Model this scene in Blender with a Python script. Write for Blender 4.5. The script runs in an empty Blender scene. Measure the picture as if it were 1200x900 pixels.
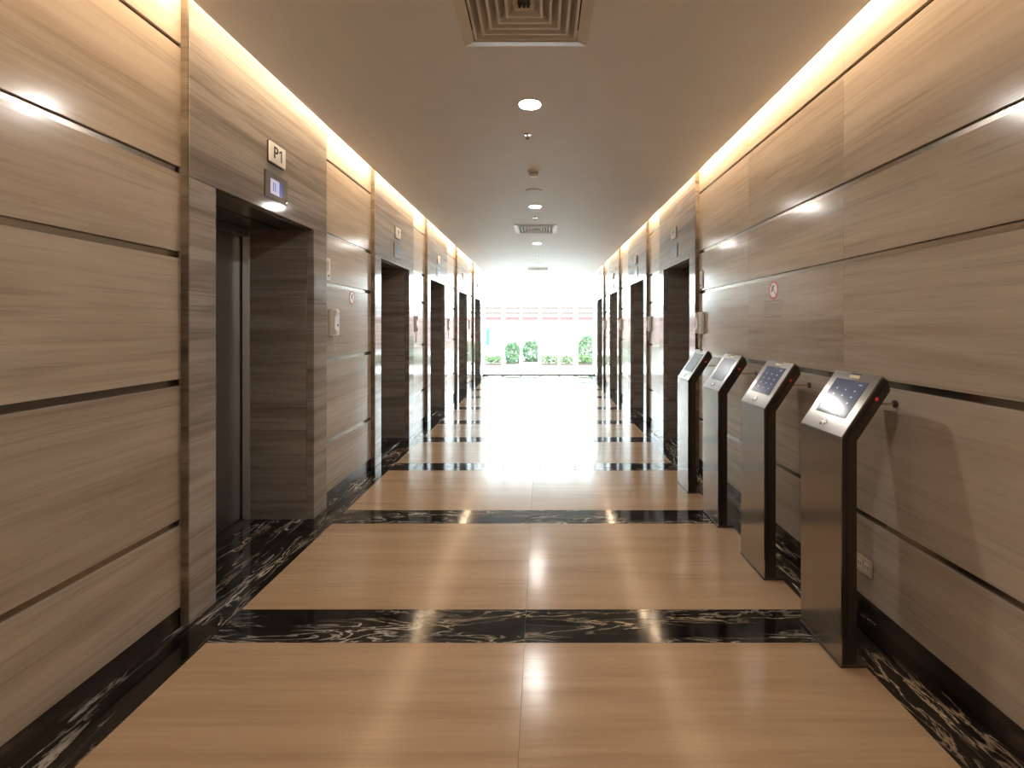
import bpy, bmesh, math, random
from mathutils import Vector, Matrix
random.seed(7)
S = bpy.context.scene
COL = S.collection

# ------------------------------------------------------------------ camera
F, H = 540.0, 1.545                      # focal length in px of a 1200 px frame, eye height
cam = bpy.data.cameras.new('camera')
cam.sensor_width = 36.0
cam.lens = F / 1200 * 36
cam.shift_x = -(634 - 600) / 1200
cam.shift_y = -(450 - 382) / 1200
cam.clip_start = 0.02
camo = bpy.data.objects.new('camera', cam)
camo.location = (0, 0, H)
camo.rotation_euler = (math.radians(90), 0, 0)
COL.objects.link(camo)
S.camera = camo

# ------------------------------------------------------------------ sky, exposure
SKY, LAMP, COVE = 8.6, 235.0, 135.0
w = bpy.data.worlds.new('overcast_sky')
S.world = w
w.use_nodes = True
bg = w.node_tree.nodes['Background']
bg.inputs[0].default_value = (0.86, 0.95, 1.0, 1)
bg.inputs[1].default_value = SKY
vs = S.view_settings
vs.view_transform = 'Standard'
vs.look = 'None'
vs.gamma = 1
vs.use_curve_mapping = False
vs.exposure = 0.78
S.cycles.use_denoising = True
S.cycles.max_bounces = 10
S.cycles.diffuse_bounces = 6
S.cycles.glossy_bounces = 5
S.cycles.transparent_max_bounces = 12
S.cycles.sample_clamp_indirect = 6
S.cycles.caustics_reflective = False
S.cycles.caustics_refractive = False

# ------------------------------------------------------------------ materials
def new_mat(name):
    m = bpy.data.materials.new(name)
    m.use_nodes = True
    nt = m.node_tree
    return m, nt, nt.nodes['Principled BSDF']

def plain(name, col, rough=.5, metal=0.0, emit=None, es=0.0, ior=1.5):
    m, nt, b = new_mat(name)
    b.inputs['Base Color'].default_value = (*col, 1)
    b.inputs['Roughness'].default_value = rough
    b.inputs['Metallic'].default_value = metal
    b.inputs['IOR'].default_value = ior
    if emit:
        b.inputs['Emission Color'].default_value = (*emit, 1)
        b.inputs['Emission Strength'].default_value = es
    return m

def N(nt, t, **kw):
    n = nt.nodes.new(t)
    for k, v in kw.items():
        setattr(n, k, v)
    return n

def rand_coords(nt, scale, rot=(0, 0, 0)):
    tc = N(nt, 'ShaderNodeTexCoord')
    oi = N(nt, 'ShaderNodeObjectInfo')
    mul = N(nt, 'ShaderNodeMath', operation='MULTIPLY')
    mul.inputs[1].default_value = 53.0
    nt.links.new(oi.outputs['Random'], mul.inputs[0])
    add = N(nt, 'ShaderNodeVectorMath', operation='ADD')
    mp = N(nt, 'ShaderNodeMapping')
    mp.inputs['Scale'].default_value = scale
    mp.inputs['Rotation'].default_value = rot
    nt.links.new(tc.outputs['Object'], mp.inputs['Vector'])
    nt.links.new(mp.outputs['Vector'], add.inputs[0])
    nt.links.new(mul.outputs[0], add.inputs[1])
    return add.outputs[0], tc, oi

def ramp(nt, fac, stops):
    r = N(nt, 'ShaderNodeValToRGB')
    e = r.color_ramp.elements
    while len(e) < len(stops):
        e.new(.5)
    for el, (p, c) in zip(e, stops):
        el.position = p
        el.color = (*c, 1)
    nt.links.new(fac, r.inputs[0])
    return r.outputs[0]

def mixc(nt, fac, a, b, mode='MIX'):
    mx = N(nt, 'ShaderNodeMix', data_type='RGBA', blend_type=mode)
    if isinstance(fac, float):
        mx.inputs[0].default_value = fac
    else:
        nt.links.new(fac, mx.inputs[0])
    for i, v in ((6, a), (7, b)):
        if isinstance(v, tuple):
            mx.inputs[i].default_value = (*v, 1)
        else:
            nt.links.new(v, mx.inputs[i])
    return mx.outputs[2]

def vein_stone(name, dark, mid, light, stretch, fine, rough, rot=(0, 0, 0), line=.55, tone=.12, distort=.6):
    """stone with long parallel veins; 'stretch' scales the coordinates across the veins"""
    m, nt, b = new_mat(name)
    v, tc, oi = rand_coords(nt, stretch, rot)
    n1 = N(nt, 'ShaderNodeTexNoise')
    n1.inputs['Scale'].default_value = 1.0
    n1.inputs['Detail'].default_value = 7
    n1.inputs['Roughness'].default_value = .62
    n1.inputs['Distortion'].default_value = distort
    nt.links.new(v, n1.inputs['Vector'])
    c1 = ramp(nt, n1.outputs['Fac'], [(.30, dark), (.45, mid), (.60, light), (.75, mid)])
    v2, _, _ = rand_coords(nt, fine, rot)
    n2 = N(nt, 'ShaderNodeTexNoise')
    n2.inputs['Scale'].default_value = 1.0
    n2.inputs['Detail'].default_value = 5
    n2.inputs['Roughness'].default_value = .7
    n2.inputs['Distortion'].default_value = .3
    nt.links.new(v2, n2.inputs['Vector'])
    c2 = ramp(nt, n2.outputs['Fac'], [(.34, (line, line, line)), (.47, (.96, .96, .96)), (.6, (1, 1, 1))])
    c = mixc(nt, 1.0, c1, c2, 'MULTIPLY')
    # every slab its own slight tone
    mr = N(nt, 'ShaderNodeMapRange')
    mr.inputs[3].default_value = 1 - tone
    mr.inputs[4].default_value = 1 + tone * .6
    nt.links.new(oi.outputs['Random'], mr.inputs[0])
    vm = N(nt, 'ShaderNodeVectorMath', operation='SCALE')
    nt.links.new(c, vm.inputs[0])
    nt.links.new(mr.outputs[0], vm.inputs['Scale'])
    nt.links.new(vm.outputs[0], b.inputs['Base Color'])
    b.inputs['Roughness'].default_value = rough
    return m

def black_marble(name, along):
    m, nt, b = new_mat(name)
    sc = (1.6, 9.0, 4.0) if along == 'x' else (9.0, 1.6, 4.0)
    v, tc, oi = rand_coords(nt, sc)
    n1 = N(nt, 'ShaderNodeTexNoise')
    n1.inputs['Scale'].default_value = 1.3
    n1.inputs['Detail'].default_value = 5
    n1.inputs['Roughness'].default_value = .55
    n1.inputs['Distortion'].default_value = 1.6
    nt.links.new(v, n1.inputs['Vector'])
    vein = ramp(nt, n1.outputs['Fac'], [(.478, (0, 0, 0)), (.495, (1, 1, 1)), (.503, (1, 1, 1)), (.535, (0, 0, 0))])
    n2 = N(nt, 'ShaderNodeTexNoise')
    n2.inputs['Scale'].default_value = .9
    n2.inputs['Detail'].default_value = 2
    nt.links.new(v, n2.inputs['Vector'])
    mask = ramp(nt, n2.outputs['Fac'], [(.41, (0, 0, 0)), (.62, (.9, .9, .9))])
    mm = mixc(nt, 1.0, vein, mask, 'MULTIPLY')
    cloud = ramp(nt, n2.outputs['Fac'], [(.4, (.006, .005, .005)), (.75, (.035, .027, .02))])
    n3 = N(nt, 'ShaderNodeTexNoise')
    n3.inputs['Scale'].default_value = .35
    nt.links.new(v, n3.inputs['Vector'])
    vc = ramp(nt, n3.outputs['Fac'], [(.4, (.62, .50, .34)), (.6, (.62, .58, .52))])
    c = mixc(nt, mm, cloud, vc)
    nt.links.new(c, b.inputs['Base Color'])
    b.inputs['Roughness'].default_value = .09
    return m

def brushed(name, col, rough, aniso_scale=(4, 4, 160)):
    m, nt, b = new_mat(name)
    tc = N(nt, 'ShaderNodeTexCoord')
    mp = N(nt, 'ShaderNodeMapping')
    mp.inputs['Scale'].default_value = aniso_scale
    nt.links.new(tc.outputs['Object'], mp.inputs['Vector'])
    n = N(nt, 'ShaderNodeTexNoise')
    n.inputs['Scale'].default_value = 3
    n.inputs['Detail'].default_value = 3
    nt.links.new(mp.outputs[0], n.inputs['Vector'])
    mr = N(nt, 'ShaderNodeMapRange')
    mr.inputs[3].default_value = rough * .94
    mr.inputs[4].default_value = rough * 1.06
    nt.links.new(n.outputs['Fac'], mr.inputs[0])
    nt.links.new(mr.outputs[0], b.inputs['Roughness'])
    b.inputs['Base Color'].default_value = (*col, 1)
    b.inputs['Metallic'].default_value = 1
    return m

def glass_mat(name):
    m = bpy.data.materials.new(name)
    m.use_nodes = True
    nt = m.node_tree
    nt.nodes.remove(nt.nodes['Principled BSDF'])
    out = nt.nodes['Material Output']
    tr = N(nt, 'ShaderNodeBsdfTransparent')
    tr.inputs[0].default_value = (.95, .98, .97, 1)
    gl = N(nt, 'ShaderNodeBsdfGlossy')
    gl.inputs['Roughness'].default_value = 0.0
    fr = N(nt, 'ShaderNodeFresnel')
    fr.inputs[0].default_value = 1.3
    mx = N(nt, 'ShaderNodeMixShader')
    nt.links.new(fr.outputs[0], mx.inputs[0])
    nt.links.new(tr.outputs[0], mx.inputs[1])
    nt.links.new(gl.outputs[0], mx.inputs[2])
    nt.links.new(mx.outputs[0], out.inputs[0])
    return m

def bloom_white(name, col):  # diffuse plus translucent, so solid frames glow as if washed out by daylight
    m = bpy.data.materials.new(name)
    m.use_nodes = True
    nt = m.node_tree
    nt.nodes.remove(nt.nodes['Principled BSDF'])
    d = N(nt, 'ShaderNodeBsdfDiffuse'); d.inputs[0].default_value = (*col, 1)
    t = N(nt, 'ShaderNodeBsdfTranslucent'); t.inputs[0].default_value = (*col, 1)
    mx = N(nt, 'ShaderNodeMixShader'); mx.inputs[0].default_value = .6
    nt.links.new(d.outputs[0], mx.inputs[1]); nt.links.new(t.outputs[0], mx.inputs[2])
    nt.links.new(mx.outputs[0], nt.nodes['Material Output'].inputs[0])
    return m

def plaster():
    m, nt, b = new_mat('white_plaster')
    tc = N(nt, 'ShaderNodeTexCoord')
    n = N(nt, 'ShaderNodeTexNoise')
    n.inputs['Scale'].default_value = 3
    nt.links.new(tc.outputs['Object'], n.inputs['Vector'])
    c = ramp(nt, n.outputs['Fac'], [(.3, (.85, .85, .84)), (.7, (.88, .88, .87))])
    nt.links.new(c, b.inputs['Base Color'])
    b.inputs['Roughness'].default_value = .55
    return m

def leafy(name, a, c):
    m, nt, b = new_mat(name)
    tc = N(nt, 'ShaderNodeTexCoord')
    n = N(nt, 'ShaderNodeTexNoise')
    n.inputs['Scale'].default_value = 9
    nt.links.new(tc.outputs['Object'], n.inputs['Vector'])
    nt.links.new(ramp(nt, n.outputs['Fac'], [(.35, a), (.65, c)]), b.inputs['Base Color'])
    b.inputs['Roughness'].default_value = .5
    return m

CREAM = vein_stone('cream_wood_vein_stone', (.35, .285, .22), (.455, .38, .30), (.52, .445, .36), (.35, .35, 4.5), (1.1, 1.1, 45), .16, rot=(math.radians(2.5), 0, 0), line=.78, tone=.08)
GREY = vein_stone('grey_wood_vein_marble', (.20, .17, .145), (.29, .25, .22), (.40, .36, .32), (.5, .5, 9), (1.1, 1.1, 70), .09, line=.68, tone=.12)
EDGE = vein_stone('brown_stone_edge', (.10, .075, .05), (.17, .13, .09), (.27, .22, .165), (.6, .6, 5), (1, 1, 25), .25, tone=.3)
FLOORM = vein_stone('beige_polished_marble', (.38, .25, .145), (.46, .31, .185), (.51, .355, .22), (.5, 7, 1), (1.5, 60, 1), .18, line=.88, tone=.05)
BLK_X = black_marble('black_gold_marble_crosswise', 'x')
BLK_Y = black_marble('black_gold_marble_lengthwise', 'y')
BRONZE = plain('dark_bronze_strip', (.30, .265, .225), .24, 1.0)
SKIRT = plain('dark_polished_skirting', (.15, .125, .11), .22, .85)
STEEL = brushed('brushed_stainless', (.36, .34, .32), .19, (3, 3, 3))
DOORST = brushed('brushed_door_steel', (.55, .56, .57), .33)
JAMBST = plain('satin_steel_frame', (.74, .76, .78), .42, 1.0)
BRIGHT = plain('polished_steel', (.80, .80, .80), .12, 1.0)
DARKMET = plain('dark_bronze_sheet', (.075, .06, .05), .38, .7)
BLACK = plain('black_plastic', (.012, .012, .013), .35)
PLASTER = plaster()
WHITE_PAINT = plain('white_enamel', (.78, .77, .73), .4)
VENTW = plain('cream_enamel', (.74, .70, .62), .42)
WHITE_PL = plain('white_plastic', (.80, .78, .75), .35)
CONC = plain('grey_concrete', (.35, .34, .33), .8)
RED = plain('red_print', (.55, .03, .03), .4)
REDLED = plain('red_indicator', (.4, .01, .01), .3, emit=(1, .05, .03), es=.12)
BRZPLATE = plain('satin_bronze_plate', (.15, .13, .11), .40, .8)
BRASS = plain('brass', (.75, .58, .32), .25, 1.0)
YELL = plain('pale_yellow_sticker', (.72, .64, .40), .5)
NAVY = plain('navy_print', (.03, .03, .12), .5)
LCD = plain('blue_lcd', (.05, .06, .09), .12, emit=(.13, .155, .24), es=.18)
LCDG = plain('grey_lcd', (.10, .12, .14), .15, emit=(.25, .29, .33), es=.25)
GLYPH = plain('screen_glyph', (.5, .55, .7), .2, emit=(.45, .52, .68), es=.12)
LILAC = plain('lilac_lcd', (.3, .3, .4), .15, emit=(.52, .50, .68), es=.42)
BLUE = plain('blue_lcd_band', (.05, .06, .25), .15, emit=(.14, .18, .50), es=.32)
LENS = plain('downlight_lens', (1, 1, 1), .3, emit=(1.0, .95, .89), es=LAMP)
LED = plain('warm_led', (1, .9, .7), .4, emit=(1.0, .73, .48), es=COVE)
BLOOMW = bloom_white('bloom_white_frame', (.9, .9, .9))  # daylight bloom on opaque white frames, imitated by translucency
GLASS = glass_mat('clear_glass')
LEAF_A = leafy('shrub_leaf', (.055, .125, .06), (.12, .20, .10))
LEAF_B = leafy('hedge_leaf', (.08, .15, .05), (.14, .20, .08))
TWIG = plain('twig', (.16, .10, .06), .8)
SOIL = plain('soil', (.10, .07, .06), .9)
PAVE = plain('pale_paving', (.78, .78, .76), .7)
PINK = plain('pale_pink_render', (.30, .20, .19), .8)
REDTILE = plain('red_tile', (.16, .036, .036), .7)
BROWNR = plain('brown_rail', (.065, .045, .04), .6)
TEAL = plain('teal_paint', (.02, .11, .095), .5)

# ------------------------------------------------------------------ mesh helpers
CACHE = {}
def link(name, me, parent=None, loc=(0, 0, 0)):
    o = bpy.data.objects.new(name, me)
    COL.objects.link(o)
    if parent is not None:
        o.parent = parent
    o.location = loc
    return o

def wloc(parent):
    p, v = parent, Vector((0, 0, 0))
    while p is not None:
        v += p.location
        p = p.parent
    return v

def box(name, xs, ys, zs, mat, parent=None, bevel=.0):
    x0, x1 = sorted(xs); y0, y1 = sorted(ys); z0, z1 = sorted(zs)
    d = (round(x1 - x0, 4), round(y1 - y0, 4), round(z1 - z0, 4))
    key = (d, mat.name, bevel)
    me = CACHE.get(key)
    if me is None:
        bm = bmesh.new()
        bmesh.ops.create_cube(bm, size=1)
        bmesh.ops.scale(bm, vec=d, verts=bm.verts)
        if bevel:
            bmesh.ops.bevel(bm, geom=bm.edges[:], offset=bevel, segments=1, affect='EDGES')
        me = bpy.data.meshes.new(name)
        bm.to_mesh(me); bm.free()
        me.materials.append(mat)
        CACHE[key] = me
    c = Vector(((x0 + x1) / 2, (y0 + y1) / 2, (z0 + z1) / 2))
    return link(name, me, parent, c - (wloc(parent) if parent else Vector()))

class MB:
    """collects shapes in one bmesh"""
    def __init__(s): s.bm = bmesh.new()
    def box(s, xs, ys, zs, bevel=0):
        x0, x1 = sorted(xs); y0, y1 = sorted(ys); z0, z1 = sorted(zs)
        r = bmesh.ops.create_cube(s.bm, size=1)
        for v in r['verts']:
            v.co = Vector(((x0 + x1) / 2 + v.co.x * (x1 - x0), (y0 + y1) / 2 + v.co.y * (y1 - y0), (z0 + z1) / 2 + v.co.z * (z1 - z0)))
        if bevel:
            es = list({e for v in r['verts'] for e in v.link_edges})
            bmesh.ops.bevel(s.bm, geom=es, offset=bevel, segments=2, affect='EDGES')
        return s
    def prism(s, poly, a, b, axis='y', bevel=0):
        """polygon (u,v) extruded along axis from a to b; axis y: (u,v)=(x,z); axis x: (y,z); axis z: (x,y)"""
        def P(u, v, t):
            return {'y': (u, t, v), 'x': (t, u, v), 'z': (u, v, t)}[axis]
        va = [s.bm.verts.new(P(u, v, a)) for u, v in poly]
        vb = [s.bm.verts.new(P(u, v, b)) for u, v in poly]
        n = len(poly)
        fs = [s.bm.faces.new(va), s.bm.faces.new(vb[::-1])]
        for i in range(n):
            fs.append(s.bm.faces.new((va[i], vb[i], vb[(i + 1) % n], va[(i + 1) % n])))
        bmesh.ops.recalc_face_normals(s.bm, faces=fs)
        if bevel:
            es = list({e for f in fs for e in f.edges})
            bmesh.ops.bevel(s.bm, geom=es, offset=bevel, segments=2, affect='EDGES')
        return s
    def lathe(s, prof, seg=32, c=(0, 0, 0), axis='z', hoop=False):
        rings = []
        for r, h in prof:
            ring = []
            for k in range(seg):
                a = 2 * math.pi * k / seg
                p = (r * math.cos(a), r * math.sin(a), h) if axis == 'z' else (h, r * math.cos(a), r * math.sin(a))
                ring.append(s.bm.verts.new((p[0] + c[0], p[1] + c[1], p[2] + c[2])))
            rings.append(ring)
        fs = []
        for A, B in zip(rings, rings[1:] + (rings[:1] if hoop else [])):
            for k in range(seg):
                fs.append(s.bm.faces.new((A[k], A[(k + 1) % seg], B[(k + 1) % seg], B[k])))
        if not hoop:
            fs.append(s.bm.faces.new(rings[0][::-1])); fs.append(s.bm.faces.new(rings[-1]))
        bmesh.ops.recalc_face_normals(s.bm, faces=fs)
        return s
    def tube(s, pts, r, seg=8):
        pts = [Vector(p) for p in pts]
        rings = []
        for i, p in enumerate(pts):
            t = (pts[min(i + 1, len(pts) - 1)] - pts[max(i - 1, 0)]).normalized()
            u = t.cross(Vector((0, 0, 1)))
            if u.length < .05: u = t.cross(Vector((1, 0, 0)))
            u.normalize(); v = t.cross(u)
            rings.append([s.bm.verts.new(p + r * (math.cos(2 * math.pi * k / seg) * u + math.sin(2 * math.pi * k / seg) * v)) for k in range(seg)])
        fs = []
        for A, B in zip(rings, rings[1:]):
            best = min(range(seg), key=lambda q: (B[q].co - A[0].co).length)
            for k in range(seg):
                fs.append(s.bm.faces.new((A[k], A[(k + 1) % seg], B[(k + 1 + best) % seg], B[(k + best) % seg])))
        fs.append(s.bm.faces.new(rings[0])); fs.append(s.bm.faces.new(rings[-1]))
        bmesh.ops.recalc_face_normals(s.bm, faces=fs)
        return s
    def build(s, name, mat, parent=None, loc=(0, 0, 0), smooth=False):
        me = bpy.data.meshes.new(name)
        s.bm.to_mesh(me); s.bm.free()
        me.materials.append(mat)
        if smooth:
            for p in me.polygons: p.use_smooth = True
            me.set_sharp_from_angle(angle=math.radians(40))
        return link(name, me, parent, loc)

def tag(o, label, cat, group=None, kind=None):
    o['label'] = label
    o['category'] = cat
    if group: o['group'] = group
    if kind: o['kind'] = kind
    return o

def empty(name, loc):
    o = bpy.data.objects.new(name, None)
    o.empty_display_size = .1
    COL.objects.link(o)
    o.location = loc
    return o

def copy_tree(o, parent=None):
    c = o.copy()
    COL.objects.link(c)
    if parent is not None:
        c.parent = parent
    for ch in [x for x in o.children]:
        copy_tree(ch, c)
    return c

def text_mesh(txt, size):
    cu = bpy.data.curves.new('lettering', 'FONT')
    cu.body = txt
    cu.size = size
    cu.align_x = 'CENTER'; cu.align_y = 'CENTER'
    cu.extrude = .0006
    cu.offset = .0016
    to = bpy.data.objects.new('lettering_tmp', cu)
    COL.objects.link(to)
    dg = bpy.context.evaluated_depsgraph_get()
    me = bpy.data.meshes.new_from_object(to.evaluated_get(dg))
    bpy.data.objects.remove(to)
    return me

# ------------------------------------------------------------------ the place in metres
WALL = {-1: 1.855, 1: 1.725}             # stone face of the panelled wall, from the camera line
PORT = {-1: 1.815, 1: 1.685}             # face of the lift surrounds, 4 cm proud
CEIL = {-1: 1.700, 1: 1.614}             # edge of the plaster ceiling beside the light cove
ZC, ZTOP = 3.135, 3.42
FINS = [2.38, 5.04, 7.376, 9.996, 12.48] # where each lift surround begins
OPEN0, OPEN1, SURR = .195, 1.305, 1.525  # opening and end of a surround, from its beginning
ZOPEN = 2.315
YEND, YBACK = 14.42, -2.7
GROOVES = [2.985, 2.345, 1.910, 1.255, .535]
GW = .034
ZB = .10                                 # top of the skirting
RECESS = .512
SIDE = {-1: 'left', 1: 'right'}
DOORFINS = {-1: FINS, 1: FINS[1:]}

# ------------------------------------------------------------------ floor
base = MB().box((-2.7, 2.6), (YBACK, YEND + .12), (-.30, -.020)).build('floor', CONC)
tag(base, 'polished beige marble floor crossed by black marble bands', 'floor', kind='structure')
BL, BR, XM, G = -1.634, 1.472, -.081, .0007
bands = [-.25, 1.03, 2.38, 3.735, 5.06, 6.27, 7.40, 8.65, 9.99, 11.20, 12.48, 13.75]
BW = .132
edges = [YBACK] + [v for b in bands for v in (b - BW, b + BW)] + [YEND]
def slab(name, xs, ys, mat):
    box(name, (xs[0] + G, xs[1] - G), (ys[0] + G, ys[1] - G), (-.02, 0), mat, base, .0004)
for i in range(0, len(edges) - 1):
    y0, y1 = edges[i], edges[i + 1]
    if i % 2:
        slab('band_slab', (BL, XM), (y0, y1), BLK_X)
        slab('band_slab', (XM, BR), (y0, y1), BLK_X)
    elif i == 0:
        for a, c in ((YBACK, -1.5), (-1.5, y1)):
            slab('floor_slab', (BL, XM), (a, c), FLOORM)
            slab('floor_slab', (XM, BR), (a, c), FLOORM)
    else:
        slab('floor_slab', (BL, XM), (y0, y1), FLOORM)
        slab('floor_slab', (XM, BR), (y0, y1), FLOORM)
for s, xin in ((-1, BL), (1, BR)):
    cuts = [YBACK, -.9] + [f for b in bands[1:] for f in (b,)] + [YEND]
    for a, c in zip(cuts, cuts[1:]):
        slab('border_slab', sorted((xin, s * (WALL[s] + .02))), (a, c), BLK_Y)

# ------------------------------------------------------------------ walls with stone panels
def wall(s):
    X = WALL[s]
    fins = DOORFINS[s]
    # carcass behind the stone, cut for the lift openings
    mb = MB()
    y = YBACK
    for f in fins:
        mb.box((s * (X + .02), s * 2.62), (y, f + OPEN0 - .02), (-.02, ZTOP))
        mb.box((s * (X + .02), s * 2.62), (f + OPEN0 - .02, f + OPEN1 + .02), (ZOPEN + .02, ZTOP))
        mb.box((s * (X + RECESS + .13), s * 2.62), (f + OPEN0 - .02, f + OPEN1 + .02), (-.02, ZOPEN + .02))
        y = f + OPEN1 + .02
    mb.box((s * (X + .02), s * 2.62), (y, YEND + .1), (-.02, ZTOP))
    root = mb.build('wall_' + SIDE[s], CONC)
    tag(root, ('wood-vein stone wall with dark horizontal strips and five lift bays' if s < 0 else 'wood-vein stone wall with dark horizontal strips behind the steel kiosks'), 'wall', kind='structure')
    spans, y = [], YBACK
    for f in fins:
        spans.append((y, f)); y = f + SURR
    spans.append((y, YEND))
    mat = CREAM
    levels = [ZB] + sum([[g - GW / 2, g + GW / 2] for g in reversed(GROOVES)], []) + [ZTOP]
    levels[9] = GROOVES[0] - .010; levels[10] = GROOVES[0] + .010
    bb = empty('baseboard_' + SIDE[s], (s * X, YBACK, 0))
    tag(bb, 'dark polished metal skirting along the foot of the ' + ('P1 lift' if s < 0 else 'kiosk') + ' side wall', 'baseboard', kind='structure')
    for a, c in spans:
        if a == YBACK:
            js = [YBACK, -1.9, -.75, .45, c] if s < 0 else [YBACK, -2.2, -1.0, .23, 1.43, 2.63, 3.83, c]
            if s < 0: js = [YBACK, -1.6, -.2, 1.15, c]
        else:
            js = [a, c]
        for j0, j1 in zip(js, js[1:]):
            for k in range(0, len(levels), 2):
                box('wall_panel', (s * X, s * (X + .02)), (j0 + .0006, j1 - .0006), (levels[k], levels[k + 1]), mat, root, .0015)
        for k in range(1, len(levels) - 1, 2):
            box('groove_strip', (s * (X + .014), s * (X + .0199)), (a + .001, c - .001), (levels[k] - .004 + .004, levels[k + 1]), BRONZE, root)
        box('skirting_board', (s * (X + .006), s * (X + .0199)), (a + .001, c - .001), (0.0005, ZB - .001), SKIRT, bb)
    return root
WL, WR = wall(-1), wall(1)

# ------------------------------------------------------------------ lift doorways
def lift(n, s, f, label):
    P, X = PORT[s], WALL[s]
    root = empty('door_%d' % n, (s * P, f + .75, 0))
    tag(root, label, 'lift door', 'grey marble lift doorways', 'structure')
    o0, o1, o2 = f + OPEN0, f + OPEN1, f + SURR
    xi = P + .06
    bk = P + RECESS
    box('jamb_slab', (s * P, s * xi), (f, o0), (0.0005, ZOPEN), GREY, root, .0025)
    box('jamb_slab', (s * P, s * xi), (o1, o2), (0.0005, ZOPEN), GREY, root, .0025)
    box('lintel_slab', (s * P, s * xi), (f, o2), (ZOPEN + .001, ZTOP - .01), GREY, root, .0025)
    # brown return edges that face along the corridor
    for za, zb in ((.0005, .10), (.101, .62), (.621, 1.255), (1.256, 1.91), (1.911, ZOPEN), (ZOPEN + .001, ZTOP - .01)):
        box('edge_strip', (s * (P + .004), s * (X - .0005)), (f - .008, f - .0003), (za, zb), EDGE, root)
    # reveal of the recess, two slabs high on each side
    for ya, yb in ((o0 - .02, o0), (o1, o1 + .02)):
        for za, zb in ((.0005, .52), (.521, ZOPEN)):
            box('reveal_slab', (s * (xi + .001), s * bk), (ya, yb), (za, zb), GREY, root, .001)
    box('soffit_panel', (s * (P + .06), s * bk), (o0, o1), (ZOPEN, ZOPEN + .018), STEEL, root, .001)
    box('soffit_strip', (s * (P + .27), s * (P + .285)), (o0, o1), (ZOPEN - .004, ZOPEN), DARKMET, root)
    # threshold of black marble and the metal sill
    for q in range(2):
        xa = X + .021 + q * (bk - X - .07) / 2
        box('threshold_slab', (s * xa, s * (xa + (bk - X - .07) / 2 - .002)), (o0 + .001, o1 - .001), (-.02, 0), BLK_Y, root, .0008)
    box('sill', (s * (bk - .048), s * (bk + .1)), (o0, o1), (-.02, .001), DARKMET, root)
    # steel door frame and two sliding leaves
    box('frame_jamb', (s * bk, s * (bk + .055)), (o0 - .02, o0 + .012), (.001, ZOPEN), JAMBST, root, .002)
    box('frame_jamb', (s * bk, s * (bk + .055)), (o1 - .012, o1 + .02), (.001, ZOPEN), JAMBST, root, .002)
    box('frame_head', (s * bk, s * (bk + .055)), (o0 + .012, o1 - .012), (ZOPEN - .06, ZOPEN), DOORST, root, .002)
    ym = (o0 + o1) / 2
    box('door_leaf', (s * (bk + .066), s * (bk + .10)), (o0 - .018, ym - .002), (.006, ZOPEN - .002), DOORST, root, .002)
    box('door_leaf', (s * (bk + .066), s * (bk + .10)), (ym + .002, o1 + .018), (.006, ZOPEN - .002), DOORST, root, .002)
    return root
lab_l = ['grey marble lift doorway under the sign reading P1',
         'grey marble lift doorway just past the P1 lift',
         'grey marble lift doorway, third along the wall from the P1 lift',
         'grey marble lift doorway, fourth along the wall from the P1 lift',
         'grey marble lift doorway on the P1 lift side beside the glass facade']
lab_r = ['grey marble lift doorway next to the row of steel kiosks',
         'grey marble lift doorway, second beyond the steel kiosks',
         'grey marble lift doorway, third beyond the steel kiosks',
         'grey marble lift doorway on the kiosk side beside the glass facade']
n = 1
for f, l in zip(FINS, lab_l):
    lift(n, -1, f, l); n += 1
for f, l in zip(FINS[1:], lab_r):
    lift(n, 1, f, l); n += 1

# ------------------------------------------------------------------ ceiling with cove on both sides
VENTS = [2.27, 7.55, 12.70]
VX, VH = -.085, .325
mb = MB()
y = YBACK
for v in VENTS:
    mb.box((-CEIL[-1], CEIL[1]), (y, v - VH), (ZC, ZC + .07))
    mb.box((-CEIL[-1], VX - VH), (v - VH, v + VH), (ZC, ZC + .07))
    mb.box((VX + VH, CEIL[1]), (v - VH, v + VH), (ZC, ZC + .07))
    y = v + VH
mb.box((-CEIL[-1], CEIL[1]), (y, YEND + .05), (ZC, ZC + .07))
mb.box((-2.62, 2.62), (YBACK, YEND + .1), (ZTOP, ZTOP + .1))
ceil = mb.build('ceiling', PLASTER)
tag(ceil, 'smooth white plaster ceiling with light coves along both walls', 'ceiling', kind='structure')

for s in (-1, 1):
    gap = WALL[s] - CEIL[s]
    xl = CEIL[s] - .03
    e = empty('cove_light', (s * xl, (YBACK + YEND) / 2, ZTOP - .03))
    tag(e, 'warm cove light strip hidden above the ceiling edge along the ' + ('P1 lift' if s < 0 else 'kiosk') + ' side wall', 'cove light', 'cove lights')
    box('channel', (s * (xl - .014), s * (xl + .014)), (YBACK + .1, YEND - .35), (ZTOP - .015, ZTOP), WHITE_PAINT, e)
    box('led_strip', (s * (xl - .01), s * (xl + .01)), (YBACK + .1, YEND - .35), (ZTOP - .02, ZTOP - .0155), LED, e)

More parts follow.
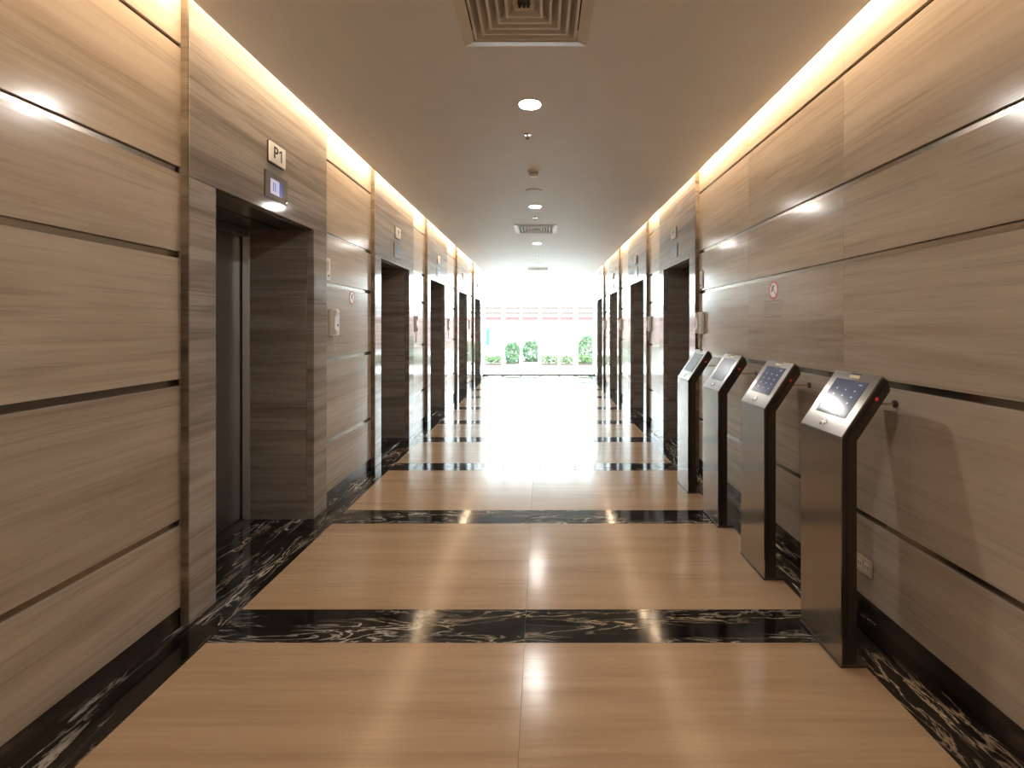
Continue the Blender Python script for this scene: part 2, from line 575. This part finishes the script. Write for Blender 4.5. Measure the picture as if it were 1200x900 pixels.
# ------------------------------------------------------------------ glass facade at the far end, plain wall at the near end
XS = [(-1.80, .10), (-1.187, .12), (-.627, .075), (-.04, .12), (.573, .075), (1.08, .15), (1.67, .10)]
def facade(name, y, label):
    win = empty(name, (0, y, 0))
    tag(win, label, 'window', kind='structure')
    for x, wd in XS:
        box('mullion', (x - wd / 2, x + wd / 2), (y, y + .08), (.03, ZTOP), BLOOMW, win, .004)
    box('sill', (-1.84, 1.71), (y, y + .10), (0, .03), SKIRT, win, .003)
    for (xa, wa), (xb, wb) in zip(XS, XS[1:]):
        a, c = xa + wa / 2, xb - wb / 2
        box('transom', (a, c), (y + .01, y + .07), (2.185, 2.225), BLOOMW, win, .003)
        box('pane', (a, c), (y + .036, y + .044), (.03, 2.185), GLASS, win)
        box('pane', (a, c), (y + .036, y + .044), (2.225, ZTOP), GLASS, win)
facade('window_1', YEND, 'white-framed glass facade closing the far end of the corridor')
back = MB().box((-2.62, 2.62), (YBACK - .15, YBACK), (-.02, ZTOP)).build('wall_back', PLASTER)
tag(back, 'plain white plaster wall closing the corridor end away from the glass facade', 'wall', kind='structure')

# ------------------------------------------------------------------ ticket kiosks
def kiosk(y0, lcd, label, keyed):
    W = .322
    root = empty('access_kiosk', (1.355, y0 + W / 2, 0))
    tag(root, label, 'kiosk', 'slanted steel kiosks along the stone wall')
    h = W / 2
    A, B, C, D = (0, .014), (0, 1.04), (.185, 1.318), (.218, 1.296)
    dx, dz = .185, .278
    L = math.hypot(dx, dz)
    nx, nz = -dz / L, dx / L             # outward normal of the slanted face
    t = .005
    # folded front sheet
    sheet = [A, (0, 1.036), (.0015, 1.043), (.183, 1.316), (.188, 1.3175), D, (.215, 1.291), (.1885, 1.309), (t, 1.038), (t, .014)]
    MB().prism(sheet, -h, h).build('front_sheet', STEEL, root)
    side = [(t, .014), (t, 1.038), (.1885, 1.309), (.215, 1.291), (.226, 1.252), (.074, 1.024), (.074, .014)]
    MB().prism(side, -h + .004, h - .004).build('body', DARKMET, root)
    # thin raised flange line along both sides
    for q in (-1, 1):
        fl = [(.022, .014), (.022, 1.033), (.196, 1.288), (.205, 1.282), (.030, 1.030), (.030, .014)]
        MB().prism(fl, q * (h - .004), q * (h - .0015)).build('side_seam', BLACK, root)
    box('base_plate', (1.351, 1.482), (y0 - .004, y0 + W + .004), (0.0005, .014), DARKMET, root, .002)
    # a piece on the slanted face: u across (-.5 far .. .5 near), v up the slope 0..1
    def onface(name, u0, u1, v0, v1, lift, mat, parent=root):
        def pt(u, v, k): return (dx * v + nx * k, -u * W, 1.04 + dz * v + nz * k)
        bm = bmesh.new()
        q = [(u0, v0), (u1, v0), (u1, v1), (u0, v1)]
        va = [bm.verts.new(pt(u, v, 0.0)) for u, v in q]
        vb = [bm.verts.new(pt(u, v, lift)) for u, v in q]
        bm.faces.new(vb); bm.faces.new(va[::-1])
        for i in range(4):
            bm.faces.new((va[i], va[(i + 1) % 4], vb[(i + 1) % 4], vb[i]))
        bmesh.ops.recalc_face_normals(bm, faces=bm.faces)
        me = bpy.data.meshes.new(name); bm.to_mesh(me); bm.free(); me.materials.append(mat)
        return link(name, me, parent)
    fr = onface('screen_bezel', -.36, .355, .27, .865, .0012, BLACK)
    sc = onface('screen', -.335, .335, .285, .85, .0018, lcd)
    if keyed:
        for r in range(4):
            for c in range(3):
                u, v = -.2 + .2 * c, .70 - .10 * r
                onface('screen_key', u - .015, u + .015, v - .012, v + .012, .0022, GLYPH, sc)
        onface('screen_key', .20, .27, .80, .815, .0022, GLYPH, sc)
    st = onface('sticker', -.11, .11, .905, .955, .001, YELL)
    onface('sticker_stripe', -.12, .12, .957, .975, .001, NAVY)
    # cross shaped guide button below the screen
    bt = onface('guide_button', -.06, .05, .125, .155, .004, BRIGHT)
    onface('button_arm', -.02, .01, .095, .185, .0045, BRIGHT, bt)
    onface('button_hole', -.075, -.055, .085, .105, .003, BLACK)
    # pins, holes and a red light on the side sheets
    for q in (-1, 1):
        for i, (u, v) in enumerate(((.078, 1.085), (.098, 1.115), (.122, 1.15))):
            m = MB(); m.lathe([(.0085, 0), (.0085, .002)], 12, axis='x')
            o = m.build('port', BLACK, root, (u, q * (h - .004), v))
            o.rotation_euler = (0, 0, q * math.pi / 2)
        m = MB(); m.lathe([(.009, 0), (.009, .002), (.006, .004)], 14, axis='x')
        o = m.build('red_light', REDLED, root, (.163, q * (h - .004), 1.215))
        o.rotation_euler = (0, 0, q * math.pi / 2)
    # wall fixing: plate on the stone and a rod
    d = WALL[1] - 1.355
    MB().tube([(.15, 0, 1.165), (d - .004, 0, 1.165)], .006, 10).build('rod', BRASS, root, smooth=True)
    MB().lathe([(.018, d - .006), (.018, d)], 18, (0, 0, 1.165), 'x').build('wall_plate', DARKMET, root)
    return root
kiosk(2.081, LCD, 'slanted steel kiosk with a lit blue keypad screen, beside the wall socket', True)
kiosk(2.80, LCD, 'slanted steel kiosk with a dark keypad screen, second from the wall socket', True)
kiosk(3.53, LCDG, 'slanted steel kiosk with a grey screen, third from the wall socket', False)
kiosk(4.25, LCDG, 'slanted steel kiosk at the end of the row beside the lift doorway', False)

# ------------------------------------------------------------------ things on the walls
def wall_thing(name, s, face, y, z, label, cat, group=None):
    o = empty(name, (s * face, y, z))
    o.rotation_euler = (0, 0, math.radians(-90) if s > 0 else math.radians(90))
    return tag(o, label, cat, group)
# local frame of a wall thing: x = reading direction, -y = into the room, z = up
def lbox(name, parent, xs, ys, zs, mat, bevel=0):
    return MB().box(xs, ys, zs, bevel).build(name, mat, parent)

def intercom(s, y, label, face):
    o = wall_thing('intercom_phone', s, face, y, 1.46, label, 'intercom', 'wall intercom phones beside the lifts')
    lbox('base', o, (-.075, .075), (-.035, 0), (0, .235), WHITE_PL, .008)
    hs = MB()
    hs.prism([(-.036, .006), (-.066, .010), (-.070, .045), (-.052, .062), (-.048, .12), (-.052, .175), (-.070, .19), (-.066, .226), (-.036, .230)], -.062, -.012, axis='x', bevel=.005)
    hs.build('handset', WHITE_PL, o, smooth=True)
    lbox('nameplate', o, (.005, .055), (-.0365, -.034), (.05, .19), WHITE_PAINT)
    lbox('button', o, (.02, .04), (-.041, -.036), (.085, .10), BLACK, .002)
    pts = []
    for i in range(25):
        t = i / 24
        pts.append((-.037 + .05 * t, -.03 + .006 * math.sin(t * 60), .004 - .15 * math.sin(math.pi * t)))
    MB().tube(pts, .0035, 6).build('cord', WHITE_PL, o, smooth=True)
    return o
intercom(-1, FINS[0] + SURR + .19, 'white wall intercom phone with a hanging cord beside the P1 lift', WALL[-1])
for f, l in zip(FINS[1:4], ('just past the second lift from the P1 lift', 'past the third lift from the P1 lift', 'past the fourth lift from the P1 lift')):
    intercom(-1, f + SURR + .19, 'white wall intercom phone ' + l, WALL[-1])
for f, l in zip(FINS[1:], ('above the row of steel kiosks', 'between the first two lifts beyond the kiosks', 'between the second and third lifts beyond the kiosks', 'before the lift nearest the glass facade')):
    intercom(1, f - .105, 'white intercom phone on the wall ' + l, WALL[1])

def key_plate(s, y, label):
    o = wall_thing('key_switch_plate', s, WALL[s], y, 1.945, label, 'switch plate', 'narrow white switch plates beside the lifts')
    lbox('plate', o, (-.04, .04), (-.012, 0), (0, .19), WHITE_PL, .003)
    lbox('slot_cover', o, (-.016, .016), (-.018, -.012), (.075, .16), WHITE_PAINT, .002)
    MB().lathe([(.008, 0), (.008, .006)], 14, axis='x').build('keyhole', BLACK, o, (0, -.012, .035)).rotation_euler = (0, 0, -math.pi / 2)
key_plate(-1, FINS[0] + SURR + .09, 'narrow white switch plate with a keyhole above the intercom by the P1 lift')
key_plate(1, FINS[1] - .10, 'narrow white switch plate above the intercom over the steel kiosks')

def lift_sign(s, f, txt, label):
    o = wall_thing('lift_sign', s, PORT[s], f + .765, 2.64, label, 'sign', 'small lift signs')
    lbox('plate', o, (-.092, .092), (-.022, 0), (0, .137), WHITE_PAINT, .002)
    lbox('edge', o, (-.094, .094), (-.010, -.0005), (-.002, .139), DARKMET)
    t = link('lettering', text_mesh('P', .112), o, (-.028 if len(txt) > 1 else 0, -.0226, .070))
    t.rotation_euler = (math.pi / 2, 0, 0)
    t.data.materials.clear(); t.data.materials.append(BLACK)
    if len(txt) > 1:
        one = [(.044, .030), (.044, .110), (.034, .110), (.012, .096), (.012, .085), (.032, .096), (.032, .030)]
        MB().prism(one, -.0232, -.0220).build('lettering', BLACK, o)
    return o
def indicator(s, f, label, lit):
    o = wall_thing('floor_indicator', s, PORT[s], f + .772, 2.40, label, 'lift indicator', 'floor indicator panels above the lifts')
    lbox('faceplate', o, (-.133, .133), (-.008, 0), (0, .176), BRZPLATE, .002)
    if lit:
        lbox('display', o, (-.075, .028), (-.0095, -.007), (.035, .135), LILAC)
        lbox('display_band', o, (.028, .062), (-.0095, -.007), (.035, .135), BLUE)
        for k in range(2):
            lbox('display_mark', o, (-.045 + .022 * k, -.038 + .022 * k), (-.0102, -.009), (.055, .115), BLUE)
    else:
        lbox('display', o, (-.075, .062), (-.0095, -.007), (.035, .135), LCDG)
    MB().lathe([(.006, 0), (.006, .003)], 12, axis='x').build('screw', BRIGHT, o, (.118, -.008, .014)).rotation_euler = (0, 0, -math.pi / 2)
    return o
lift_sign(-1, FINS[0], 'P1', 'white sign reading P1 on the grey marble above a lift')
indicator(-1, FINS[0], 'square steel floor indicator with a lilac display below the P1 sign', True)
num = ['second', 'third', 'fourth', 'fifth']
for f, q in zip(FINS[1:], num):
    lift_sign(-1, f, 'P', 'small white sign above the %s lift on the P1 lift side' % q)
    indicator(-1, f, 'steel floor indicator above the %s lift on the P1 lift side' % q, False)
for f, q in zip(FINS[1:], ['first', 'second', 'third', 'fourth']):
    lift_sign(1, f, 'P', 'small white sign above the %s lift beyond the steel kiosks' % q)
    indicator(1, f, 'steel floor indicator above the %s lift beyond the steel kiosks' % q, False)

def no_smoking(s, y, z, label):
    o = wall_thing('no_smoking_sign', s, WALL[s], y, z, label, 'sign', 'round no-smoking stickers')
    def disc(name, r0, r1, mat, dpt):
        seg = 40
        bm = bmesh.new()
        rings = []
        for r in ((r0, r1) if r0 else (r1,)):
            rings.append([bm.verts.new((r * math.cos(2 * math.pi * k / seg), -dpt, r * math.sin(2 * math.pi * k / seg))) for k in range(seg)])
        if r0:
            for k in range(seg):
                bm.faces.new((rings[0][k], rings[1][k], rings[1][(k + 1) % seg], rings[0][(k + 1) % seg]))
        else:
            bm.faces.new(rings[0])
        g = bmesh.ops.extrude_face_region(bm, geom=bm.faces[:])
        for v in [e for e in g['geom'] if isinstance(e, bmesh.types.BMVert)]: v.co.y += dpt * .9
        bmesh.ops.recalc_face_normals(bm, faces=bm.faces)
        me = bpy.data.meshes.new(name); bm.to_mesh(me); bm.free(); me.materials.append(mat)
        return link(name, me, o)
    disc('disc', 0, .066, WHITE_PL, .0015)
    disc('red_ring', .054, .0665, RED, .0022)
    b = lbox('cigarette', o, (-.008, .008), (-.0024, -.001), (-.03, .03), BLACK)
    b.rotation_euler = (0, math.radians(35), 0); b.location = (-.012 if s > 0 else 0, 0, .014)
    b = lbox('slash', o, (-.004, .004), (-.0022, -.001), (-.055, .055), RED)
    b.rotation_euler = (0, math.radians(-45), 0)
no_smoking(1, 3.416, 1.81, 'round red-ringed no-smoking sticker on the kiosk-side wall above the kiosks')
no_smoking(-1, 4.52, 1.822, 'round red-ringed no-smoking sticker on the P1 side wall beside the intercom')
o = wall_thing('notice_sticker', 1, WALL[1], 3.43, 1.605, 'faint clear notice sticker below the no-smoking sign over the kiosks', 'sticker')
FAINT = plain('faint_grey_print', (.20, .16, .12), .3)
lbox('film', o, (-.13, .13), (-.0008, 0), (0, .135), CREAM)
for zz, h2 in ((.004, .009), (.122, .007)):
    lbox('printed_line', o, (-.125, .125), (-.0014, -.0006), (zz, zz + h2), FAINT)

o = wall_thing('power_socket', 1, WALL[1], 2.452, .228, 'cream double wall socket low on the kiosk-side wall behind the nearest kiosk', 'socket')
o['label'] = 'cream double wall socket low on the kiosk-side wall above the skirting'
lbox('plate', o, (-.06, .06), (-.010, 0), (0, .088), plain('cream_plastic', (.66, .52, .38), .4), .003)
for k in (-1, 1):
    g = lbox('outlet', o, (k * .028 - .018, k * .028 + .018), (-.012, -.009), (.02, .068), WHITE_PL, .001)
    for q in (-1, 1):
        lbox('slot', g, (k * .028 + q * .008 - .002, k * .028 + q * .008 + .002), (-.0125, -.0115), (.034, .054), BLACK)

# ------------------------------------------------------------------ things on the ceiling
def vent(y, label, i):
    o = empty('air_diffuser', (VX, y, ZC))
    tag(o, label, 'air vent', 'square ceiling air diffusers')
    def ring(name, r0, z0, r1, z1, th, mat):
        """sloped square frame from half-width r0 at z0 (outer) to r1 at z1 (inner)"""
        bm = bmesh.new()
        cs = [(-1, -1), (1, -1), (1, 1), (-1, 1)]
        def q(r, z): return [bm.verts.new((r * a, r * b, z)) for a, b in cs]
        A, B, C, D = q(r0, z0), q(r1, z1), q(r1, z1 + th), q(r0, z0 + th)
        for P, Q in ((A, B), (B, C), (C, D), (D, A)):
            for k in range(4):
                bm.faces.new((P[k], P[(k + 1) % 4], Q[(k + 1) % 4], Q[k]))
        bmesh.ops.recalc_face_normals(bm, faces=bm.faces)
        me = bpy.data.meshes.new(name); bm.to_mesh(me); bm.free(); me.materials.append(mat)
        return link(name, me, o)
    ring('frame', .345, -.003, .285, -.016, .012, VENTW)
    r = .278
    for k in range(5):
        lv = ring('louver', r, -.012, r - .013, -.012, .003, VENTW)
        ring('louver_blade', r - .012, -.010, r - .046, .048, .002, VENTW).parent = lv
        r -= .046
    ring('core_frame', .052, -.004, .034, .010, .004, VENTW)
    box('core_block', (VX - .03, VX + .03), (y - .03, y + .03), (ZC + .012, ZC + .03), BLACK, o, .002)
    for q in (-1, 0, 1):
        box('core_slot', (VX + q * .021 - .006, VX + q * .021 + .006), (y + .031, y + .034), (ZC + .0, ZC + .012), BLACK, o)
    m = MB()
    m.box((-.325, .325), (-.325, .325), (.075, .24))
    m.bm.faces.ensure_lookup_table()
    dn = [f for f in m.bm.faces if f.normal.z < -.9 or all(v.co.z < .08 for v in f.verts)]
    bmesh.ops.delete(m.bm, geom=dn, context='FACES')
    m.build('plenum', BLACK, o)
vent(VENTS[0], 'square cream air diffuser with stepped louvers above the P1 lift', 0)
vent(VENTS[1], 'square air diffuser with stepped louvers between the second and third downlights', 1)
vent(VENTS[2], 'square air diffuser with stepped louvers beside the glass facade', 2)

proto = empty('downlight', (-.08, 3.30, ZC))
MB().lathe([(.073, 0), (.092, 0), (.092, -.004), (.086, -.008), (.077, -.008), (.073, -.004)], 36, hoop=True).build('trim_ring', WHITE_PAINT, proto, smooth=True)
MB().lathe([(.072, -.0005), (.072, -.003)], 36).build('lens', LENS, proto)
LY = [3.30, 6.13, 8.85]
DL = ['glowing round downlight next past the P1 air diffuser', 'glowing round downlight beside the white speaker disc',
      'glowing round downlight just past the middle air diffuser']
for i, y in enumerate(LY):
    d = proto if i == 0 else copy_tree(proto)
    d.location = (-.08, y, ZC)
    tag(d, DL[i], 'downlight', 'recessed ceiling downlights')
# the same row goes on over the viewer's head, one spacing before the first lamp in view
d = copy_tree(proto)
d.name = 'downlight_offscreen'
d.location = (-.08, 3.30 - 2.80, ZC)
tag(d, 'round downlight on the ceiling before the P1 air diffuser', 'downlight', 'recessed ceiling downlights')
for c in d.children:
    if c.name.startswith('lens'): c.name = 'lens_offscreen'
# the fitting before the last diffuser gives no light in the photograph
d = empty('ceiling_fitting', (-.06, 11.65, ZC))
tag(d, 'unlit round fitting on the ceiling before the diffuser by the glass facade', 'ceiling fitting')
MB().lathe([(.073, 0), (.092, 0), (.092, -.004), (.086, -.008), (.077, -.008), (.073, -.004)], 36, hoop=True).build('trim_ring', WHITE_PAINT, d, smooth=True)
MB().lathe([(.072, -.0005), (.072, -.003)], 36).build('lens', WHITE_PL, d)

def sprinkler(x, y, label):
    o = empty('sprinkler_head', (x, y, ZC))
    tag(o, label, 'sprinkler', 'ceiling sprinkler heads')
    MB().lathe([(.038, 0), (.038, -.003), (.028, -.009), (.016, -.010)], 24).build('rosette', BRIGHT, o, smooth=True)
    MB().lathe([(.008, -.009), (.008, -.032), (.004, -.034)], 12).build('stem', BRIGHT, o, smooth=True)
    MB().lathe([(.004, -.034), (.017, -.038), (.017, -.0395), (.004, -.042)], 18).build('deflector', DARKMET, o)
sprinkler(-.112, 3.816, 'chrome sprinkler head between the first downlight and the smoke detector')
sprinkler(-.088, 6.76, 'small chrome sprinkler head between the second downlight and the middle air diffuser')
sprinkler(-.05, 10.2, 'small chrome sprinkler head between the third downlight and the unlit round fitting')
o = empty('smoke_detector', (-.075, 4.74, ZC))
tag(o, 'white domed smoke detector on the plaster between the sprinkler and the speaker disc', 'smoke detector')
MB().lathe([(.062, 0), (.062, -.014), (.055, -.020)], 28).build('base', WHITE_PL, o, smooth=True)
MB().lathe([(.046, -.020), (.046, -.032)], 28).build('slot_ring', FAINT, o)
MB().lathe([(.054, -.032), (.052, -.042), (.036, -.052), (.012, -.055)], 28).build('dome', WHITE_PL, o, smooth=True)
o = empty('ceiling_speaker', (-.08, 5.42, ZC))
tag(o, 'flat white speaker disc on the ceiling before the second downlight', 'speaker')
MB().lathe([(.098, 0), (.098, -.006), (.086, -.011)], 36).build('rim', WHITE_PL, o, smooth=True)
MB().lathe([(.084, -.0105), (.08, -.013)], 36).build('grille', plain('grey_grille', (.72, .73, .76), .5), o)

# ------------------------------------------------------------------ outside
g = MB().box((-40, 40), (YEND + .12, 60), (-.3, -.02)).build('ground', PAVE)
tag(g, 'pale paved forecourt outside the glass facade', 'ground', kind='structure')

def leaves(n, shape, size, mat, name, parent, loc):
    bm = bmesh.new()
    for i in range(n):
        p = shape()
        a, b_, c = (random.uniform(0, 2 * math.pi) for _ in range(3))
        R = Matrix.Rotation(a, 3, 'Z') @ Matrix.Rotation(b_, 3, 'X') @ Matrix.Rotation(c, 3, 'Y')
        k = size * random.uniform(.7, 1.3)
        pts = [(-k, 0, 0), (0, -.45 * k, .12 * k), (k, 0, 0), (0, .45 * k, .12 * k)]
        bm.faces.new([bm.verts.new(R @ Vector(q) + p) for q in pts])
    me = bpy.data.meshes.new(name); bm.to_mesh(me); bm.free(); me.materials.append(mat)
    o = link(name, me, parent, loc); o['kind'] = 'stuff'
    return o
def bush(x, y, r, h, label, mat=LEAF_A):
    o = empty('shrub', (x, y, .02))
    tag(o, label, 'shrub', 'round shrubs outside the glass')
    def shp():
        u = Vector((random.gauss(0, 1), random.gauss(0, 1), random.gauss(0, 1))).normalized()
        k = random.uniform(.55, 1.0) ** .5 * (1 + .10 * math.sin(7 * u.x + 5 * u.z + 3 * u.y))
        z = .42 + u.z * .58 * k
        return Vector((u.x * r * k, u.y * r * k, max(.03, z) * h))
    leaves(1500, shp, .055, mat, 'foliage', o, (0, 0, 0))
    m = MB()
    for k in range(6):
        a = k * 1.05
        m.tube([(0, 0, -.03), (r * .2 * math.cos(a), r * .2 * math.sin(a), h * .4), (r * .55 * math.cos(a), r * .55 * math.sin(a), h * .8)], .01, 6)
    m.build('stem', TWIG, o)
    box('soil_bed', (x - r, x + r), (y - .22, y + .22), (-.02, .04), SOIL, o, .01)
bush(-1.19, 19.0, .35, .88, 'round leafy shrub outside the glass, beside the low hedge near the teal board')
bush(-.43, 19.95, .40, .92, 'round leafy shrub outside the glass, beside the mid hedge')
bush(1.95, 19.4, .42, 1.15, 'tallest leafy shrub outside the glass, behind the hedge')
def hedge(x0, x1, y, h, label):
    o = empty('hedge', ((x0 + x1) / 2, y, .02))
    tag(o, label, 'hedge', 'low clipped hedges outside the glass')
    L = (x1 - x0) / 2
    def shp(): return Vector((random.uniform(-L, L), random.uniform(-.16, .16), random.uniform(.05, h)))
    leaves(int(1300 * (x1 - x0)), shp, .04, LEAF_B, 'foliage', o, (0, 0, 0))
    box('soil_bed', (x0 - .03, x1 + .03), (y - .24, y + .24), (-.02, .045), SOIL, o, .01)
hedge(-6.0, -2.45, 18.3, .34, 'long low hedge outside, beyond the teal board')
hedge(-2.35, -1.52, 18.3, .34, 'short low hedge outside beside the round shrub')
hedge(.0, 1.32, 18.3, .36, 'low clipped hedge outside in the middle of the facade')
hedge(1.45, 6.0, 18.3, .38, 'long low hedge outside in front of the tallest shrub')
bw = empty('boundary_wall', (0, 30, -.02))
tag(bw, 'pale pink boundary wall with red coping and brown rails across the forecourt', 'boundary wall')
box('wall_body', (-20, 20), (30, 30.2), (-.02, 1.95), PINK, bw)
for k in range(20):
    box('coping_tile', (-20 + 2 * k + .01, -18 + 2 * k - .01), (29.93, 30.27), (1.951, 2.17), REDTILE, bw, .02)
for k in range(11):
    box('post', (-20 + 4 * k - .05, -20 + 4 * k + .05), (30.05, 30.15), (2.17, 2.85), WHITE_PAINT, bw)
for z in (2.38, 2.70):
    box('rail', (-20, 20), (30.0, 30.05), (z - .10, z + .10), BROWNR, bw)
tb = empty('teal_board', (-2.33, 20.2, -.02))
tag(tb, 'narrow teal board on a white post outside the glass', 'board')
box('board', (-2.41, -2.25), (20.18, 20.21), (.70, 1.42), TEAL, tb, .004)
box('post', (-2.36, -2.30), (20.21, 20.25), (-.02, 1.3), WHITE_PAINT, tb)
